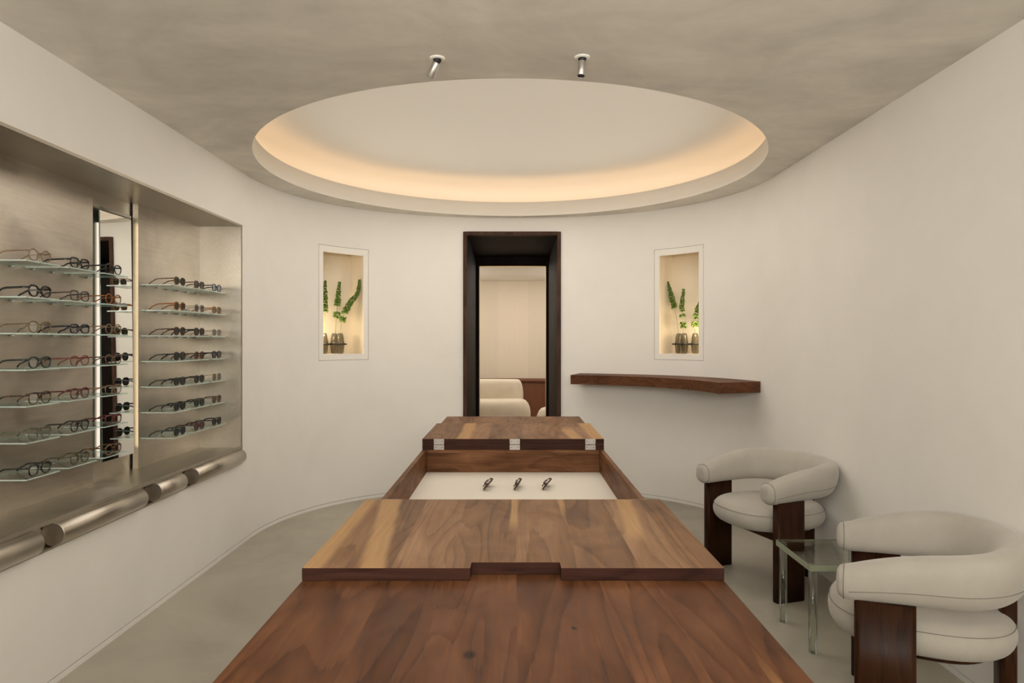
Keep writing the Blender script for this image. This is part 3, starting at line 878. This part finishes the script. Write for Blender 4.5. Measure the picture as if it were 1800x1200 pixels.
LEFT = [ # per row: three pairs (words, kind, thickness, frame material, extra)
 [('champagne clear hexagonal','hex',.0026,A_champ,{}), ('black thick square','square',.0034,A_black,{}), ('black rounded square','panto',.0032,A_black,{})],
 [('black bold','panto',.0040,A_black,{}), ('smoky grey square','square',.0028,A_smoke,{}), ('amber round','round',.0028,A_amber,{})],
 [('khaki see-through','panto',.0028,A_khaki,{}), ('black narrow','slim',.0036,A_navy,{}), ('champagne clear round','round',.0028,A_champ,{})],
 [('dark green bold','panto',.0034,A_green,{}), ('red and rose thin','panto',.0025,A_rose,{}), ('taupe rounded','panto',.0027,A_taupe,{})],
 [('dark double-bridge','aviator',.0028,A_dtort,{'top_bar': True}), ('dark red','panto',.0030,A_red,{}), ('champagne clear square','square',.0026,A_champ,{})],
 [('grey-green double-bridge','aviator',.0028,A_sage,{'top_bar': True}), ('black round','round',.0030,A_black,{}), ('burgundy','square',.0030,A_red,{})],
 [('black','panto',.0034,A_black,{}), ('dark olive','panto',.0031,A_olive,{}), ('dark tortoise','panto',.0030,A_tort,{})]]
RIGHT = [
 [('brown tortoise','panto',.0030,A_tort,M_lens_green), ('gold and tortoise','square',.0028,A_dtort,M_lens_fade), ('navy blue-tinted','panto',.0030,A_navy,M_lens_blue)],
 [('amber','panto',.0034,A_amber,M_lens_green), ('crystal clear','square',.0032,A_clear,M_lens_fade), ('honey','square',.0030,A_honey,M_lens_fade)],
 [('dark tortoise','panto',.0034,A_dtort,M_lens_green), ('black amber-lensed','panto',.0034,A_black,M_lens_brown), ('pale crystal','square',.0026,A_clear,M_lens_fade)],
 [('black bold','panto',.0036,A_black,M_lens_grey), ('brown tortoise','panto',.0030,A_tort,M_lens_brown), ('black square','square',.0036,A_black,M_lens_grey)],
 [('black wide','square',.0036,A_black,M_lens_grey), ('black thin-edged','panto',.0030,A_black,M_lens_green), ('gold wire','aviator',.0013,A_gold,M_lens_fade)],
 [('black','square',.0036,A_black,M_lens_grey), ('dark green','square',.0034,A_green,M_lens_green), ('brown faded-lens','panto',.0028,A_taupe,M_lens_pink)],
 [('bottle green','panto',.0034,A_green,M_lens_grey), ('burgundy','panto',.0034,A_burg,M_lens_pink), ('black rounded','panto',.0034,A_black,M_lens_grey)]]
POS = ['nearest', 'middle', 'farthest']
XS = -1.882; STH = .0055
proto_shelf = None
YL = (2.640, 2.892, 3.143); YR = (3.788, 4.030, 4.272); SW = .196
def glass_shelf(y, z, label, group):
    global proto_shelf
    if proto_shelf is None:
        r = thing('glass_shelf', label, 'shelf', (0,0,0), 0, group)
        D = XS-XB-.001
        mb = MB(); mb.box(.001, D, 0, SW, -STH, 0, 0)
        for k in range(6):
            mb.m[k] = 0 if k < 2 else 1
        mb.build('glass_pane', [M_glass, M_sedge], r)
        for yy in (.035, SW-.035):
            mb = MB(); mb.tube([(.0,yy,-STH-.0032),(.022,yy,-STH-.0032)], .003, 12); mb.build('support_pin', M_clip, r)
        proto_shelf = r; r.location = (XB, y, z); return r
    c = proto_shelf.copy(); COL.objects.link(c); c['label'] = label; c['group'] = group; c.location = (XB, y, z)
    for ch in list(proto_shelf.children):
        d = ch.copy(); COL.objects.link(d); d.parent = c
    return c
for r in range(7):
    z = 1.6575 - .142*r
    for c in range(3):
        row = f'{ROWS[r]} row left of the mirror'
        w, kind, th, fm, ex = LEFT[r][c]
        glass_shelf(YL[c], z, f'clear glass shelf, {row}, {POS[c]} of three', 'glass shelves left of the mirror')
        eyewear('eyeglasses', 'glasses', f'{w} eyeglasses, {row}, {POS[c]} of three', G1, (XS-.016, YL[c]+SW/2, z+.0003), 0, fm, M_lens, None, kind=kind, th=th, **ex)
        row = f'{ROWS[r]} row right of the mirror'
        w, kind, th, fm, lm = RIGHT[r][c]
        glass_shelf(YR[c], z, f'clear glass shelf, {row}, {POS[c]} of three', 'glass shelves right of the mirror')
        eyewear('sunglasses', 'sunglasses', f'{w} sunglasses, {row}, {POS[c]} of three', G2, (XS-.016, YR[c]+SW/2, z+.0003), 0, fm, lm, None, kind=kind, th=th)
for (yy, r, w) in ((YL[2], 1, 'second shelf row, beside the amber eyeglasses'), (YR[0], 1, 'second shelf row, beside the amber sunglasses'), (YR[1], 2, 'third shelf row, beside the amber-lensed sunglasses')):
    mb = MB(); mb.box(-.010, .0, -.035, .035, 0, .008)
    o = mb.build('plaque', M_plaque, None, .001, (XS-.001, yy+.155, 1.6575-.142*r+.0003)); tag(o, 'small grey metal plaque on the '+w, 'plaque', 'grey plaques on the glass shelves')
# three folded pairs in the table tray
for i, (x, y, rz, w) in enumerate(((-.138, 3.365, -10, 'left'), (.008, 3.365, -7, 'middle'), (.152, 3.370, -14, 'right'))):
    t = eyewear('folded_glasses', 'glasses', f'folded dark eyeglasses standing on the cream tray, {w} of the three', 'folded glasses on the table tray', (x, y, .6183), math.radians(rz), A_dtort, M_lens_fade, None, kind='square', th=.0040, folded=True)
    t.rotation_euler = (0, math.radians(38), math.radians(rz))
    Rm = t.rotation_euler.to_matrix(); zmin = min((Rm @ v.co).z for ch in t.children for v in ch.data.vertices)
    t.location.z = .6183 - zmin

# ------------------------------------------------------------------ armchairs
def make_chair(label, loc, rz):
    """local front is -Y"""
    t = thing('armchair', label, 'armchair', loc, rz, 'cream barrel armchairs by the right wall')
    # upholstered wrap-round back: U-shaped centre line
    RX, YT, YC, YB_ = .300, -.275, -.02, .198
    cl = []
    for i in range(9): cl.append((-RX+.012*(1-i/8), YT+(YC-YT)*i/8))
    for i in range(1, 40):
        a = PI - PI*i/40; cl.append((RX*math.copysign(abs(math.cos(a))**.92, math.cos(a)), YC+(YB_-YC)*abs(math.sin(a))**.92))
    for i in range(9): cl.append((RX-.012*(i/8), YC+(YT-YC)*i/8))
    L = [0]
    for i in range(1, len(cl)): L.append(L[-1]+math.dist(cl[i], cl[i-1]))
    rings = []; seam = []; NS = 28
    def sect(i, shrink=1.0, push=0.0):
        f = L[i]/L[-1]; q = math.sin(PI*f)          # 0 at arms, 1 at back
        e = 1-(1-q)**2.0
        top = .612 + .083*e; bot = .500 + .012*e; wd = .060 + .004*e
        a = Vector(cl[max(i-1,0)]); b = Vector(cl[min(i+1,len(cl)-1)]); tt = (b-a).normalized()
        nn = Vector((-tt.y, tt.x)); c = Vector(cl[i]) + tt*push
        out = nn if nn.dot(Vector(cl[i])-Vector((0,-.05))) > 0 else -nn
        zc, hh = (top+bot)/2, (top-bot)/2
        ring = []
        for k in range(NS):
            an = 2*PI*k/NS; cx, sz = math.cos(an), math.sin(an)
            w = math.copysign(abs(cx)**.82, cx)*wd*shrink; z = math.copysign(abs(sz)**.85, sz)*hh*shrink
            x = w + z*.22*e
            ring.append((c.x+out.x*x, c.y+out.y*x, zc+z))
        x = wd*1.0; zs_ = zc-hh*.30
        seamp = (c.x+out.x*(wd*.970 - hh*.30*.22*e), c.y+out.y*(wd*.970 - hh*.30*.22*e), zs_)
        return ring, seamp
    for sh_, pu in ((.45,-.040),(.78,-.034),(.93,-.022)): rings.append(sect(0, sh_, pu)[0])
    for i in range(len(cl)):
        r, sp_ = sect(i); rings.append(r); seam.append(sp_)
    n = len(cl)-1
    for sh_, pu in ((.93,.022),(.78,.034),(.45,.040)): rings.append(sect(n, sh_, pu)[0])
    mb = MB(); mb.rings(rings); o = mb.build('backrest', M_fabric, t)
    sd = o.modifiers.new('s', 'SUBSURF'); sd.levels = 1; sd.render_levels = 1
    mb = MB(); mb.tube(seam, .0013, 6)
    for i, pu in ((0,-.016),(n,.016)):
        r, _ = sect(i, .965, pu); mb.tube(r, .0013, 6, 0, False, True, (0,1,0))
    mb.build('piping', M_piping, o)
    # seat cushion
    mb = MB(); mb.rings(pillow(.272,.285,.325,.450,2.5,.055,56,0,-.060)); so = mb.build('seat', M_fabric, t)
    sd = so.modifiers.new('s', 'SUBSURF'); sd.levels = 1; sd.render_levels = 1
    mb = MB(); rr = pillow(.272,.285,.325,.450,2.5,.055,56,0,-.060)[6]; mb.tube([( p[0]*1.004,(p[1]+.060)*1.004-.060,p[2]) for p in rr], .0012, 6, 0, False, True, (0,0,1)); mb.build('piping', M_piping, so)
    mb = MB(); mb.rings(pillow(.205,.200,.305,.326,2.5,.008,48,0,-.045), smooth=False); mb.build('seat_frame', M_leg, t)
    def rrect(x0, x1, y0, y1, r, k=5):
        pts = []
        for (cx, cy, a) in ((x1-r,y1-r,0),(x0+r,y1-r,90),(x0+r,y0+r,180),(x1-r,y0+r,270)):
            for i in range(k+1):
                an = math.radians(a+90*i/k); pts.append((cx+r*math.cos(an), cy+r*math.sin(an)))
        return pts
    for sx in (-1, 1):
        mb = MB(); a, b = sorted((sx*.276, sx*.330)); mb.prism(rrect(a, b, -.262, -.088, .018), 0, .512, 0, None, True); mb.build('leg', M_leg, t)
    mb = MB(); mb.prism(rrect(-.062,.062,.172,.222,.018), 0, .53, 0, None, True); mb.build('leg', M_leg, t)
    mb = MB(); mb.box(-.277,.277,-.190,-.160,.283,.324); mb.build('front_rail', M_leg, t)
    mb = MB(); mb.tube([(0,.12,.312),(0,.175,.312)], .013, 12); mb.build('rail', M_leg, t)
    return t
def face(dx, dy): return math.atan2(dx, -dy)   # rotation so that local -Y points along (dx,dy)
make_chair('cream barrel armchair with walnut plank legs, farther one, behind the clear side table', (1.495, 3.875, 0), face(-.95, -.32))
make_chair('cream barrel armchair with walnut plank legs, nearer one, in front of the clear side table', (1.473, 2.375, 0), face(-.90, .43))

# ------------------------------------------------------------------ acrylic side table
t = thing('side_table', 'clear acrylic side table with rippled top between the two cream armchairs', 'side table', (1.458, 3.105, 0))
mb = MB(); mb.box(-.190,.190,-.190,.190,.357,.386); mb.m[2:6] = [1]*4; mb.build('tabletop', [M_acrtop, M_acredge], t, .002)
for sx in (-1, 1):
    for sy in (-1, 1):
        mb = MB(); mb.lathe([(.0145,.001),(.0175,.0),(.0185,.001),(.0185,.3565),(.0145,.3565),(.0145,.001)], 24, 0, False, Matrix.Translation((sx*.166, sy*.162, 0))); mb.build('leg', M_tube, t)

# ------------------------------------------------------------------ lights
def area(name, loc, size, energy, color, rot=(0,0,0), shape='DISK', sy=None):
    l = bpy.data.lights.new(name, 'AREA'); l.shape = shape; l.size = size; l.energy = energy; l.color = color
    if sy: l.size_y = sy
    o = bpy.data.objects.new(name, l); COL.objects.link(o); o.location = loc; o.rotation_euler = rot; return o
def point(name, loc, energy, color, r=.03):
    l = bpy.data.lights.new(name, 'POINT'); l.energy = energy; l.color = color; l.shadow_soft_size = r
    o = bpy.data.objects.new(name, l); COL.objects.link(o); o.location = loc; return o
WARM = (1.0, .962, .905)
area('recess_fill_down', (CC[0], CC[1], HC+.03), 2.8, 21, WARM)  # added unseen lamp, stands in for a glowing recess and lights the room
area('recess_fill_up', (CC[0], CC[1], HC+.12), 2.7, 4.5, WARM, (PI, 0, 0))  # added unseen lamp facing up, brightens the middle of the recess top
area('front_fill_down', (0, .2, HC-.02), 1.4, 6, WARM)  # added unseen fill lamp below the front ceiling
area('added_window_fill', (0, YF+.25, (WZ0+WZ1)/2), 2*WX-.1, 110, (1.0,.965,.915), (PI/2+math.radians(38), 0, 0), 'RECTANGLE', WZ1-WZ0-.1)  # added fill lamp by the made-up window, tilted up to lift the ceiling
area('lounge_fill_down', (0, 9.6, 2.30), 1.6, 12, (1.0,.91,.78))  # added unseen lamp to brighten the lounge
for x in (-1.3, 1.3): point('lounge_fill_point', (x, 9.6, 1.95), 19, (1.0,.94,.85), .15)  # added lamps out of view at both sides, lift the lounge ceiling
p = at(NL, 569, .03); point('niche_lamp', (p.x, p.y, NL['z0']+.20), 2.0, (1.0,.80,.52), .03)
p = at(NR, 1226, .03); point('niche_lamp', (p.x, p.y, NR['z0']+.20), 2.0, (1.0,.80,.52), .03)
w = bpy.data.worlds.new('world'); SC.world = w; w.use_nodes = True
w.node_tree.nodes['Background'].inputs[0].default_value = (.8,.7,.6,1); w.node_tree.nodes['Background'].inputs[1].default_value = .02

# ------------------------------------------------------------------ camera and view
cam = bpy.data.cameras.new('camera'); cam.sensor_width = 36; cam.lens = 24.0; cam.clip_start = .05
cam.shift_x = -(VX-900)/1800
co = bpy.data.objects.new('camera', cam); COL.objects.link(co); co.location = (0, 0, H); co.rotation_euler = (PI/2, 0, 0)
SC.camera = co
SC.view_settings.view_transform = 'Standard'; SC.view_settings.look = 'None'
SC.view_settings.exposure = 0.02; SC.view_settings.gamma = 1.0
try: SC.view_settings.use_curve_mapping = False
except Exception: pass
SC.cycles.max_bounces = 14; SC.cycles.diffuse_bounces = 8; SC.cycles.glossy_bounces = 6; SC.cycles.transmission_bounces = 12
SC.cycles.transparent_max_bounces = 40
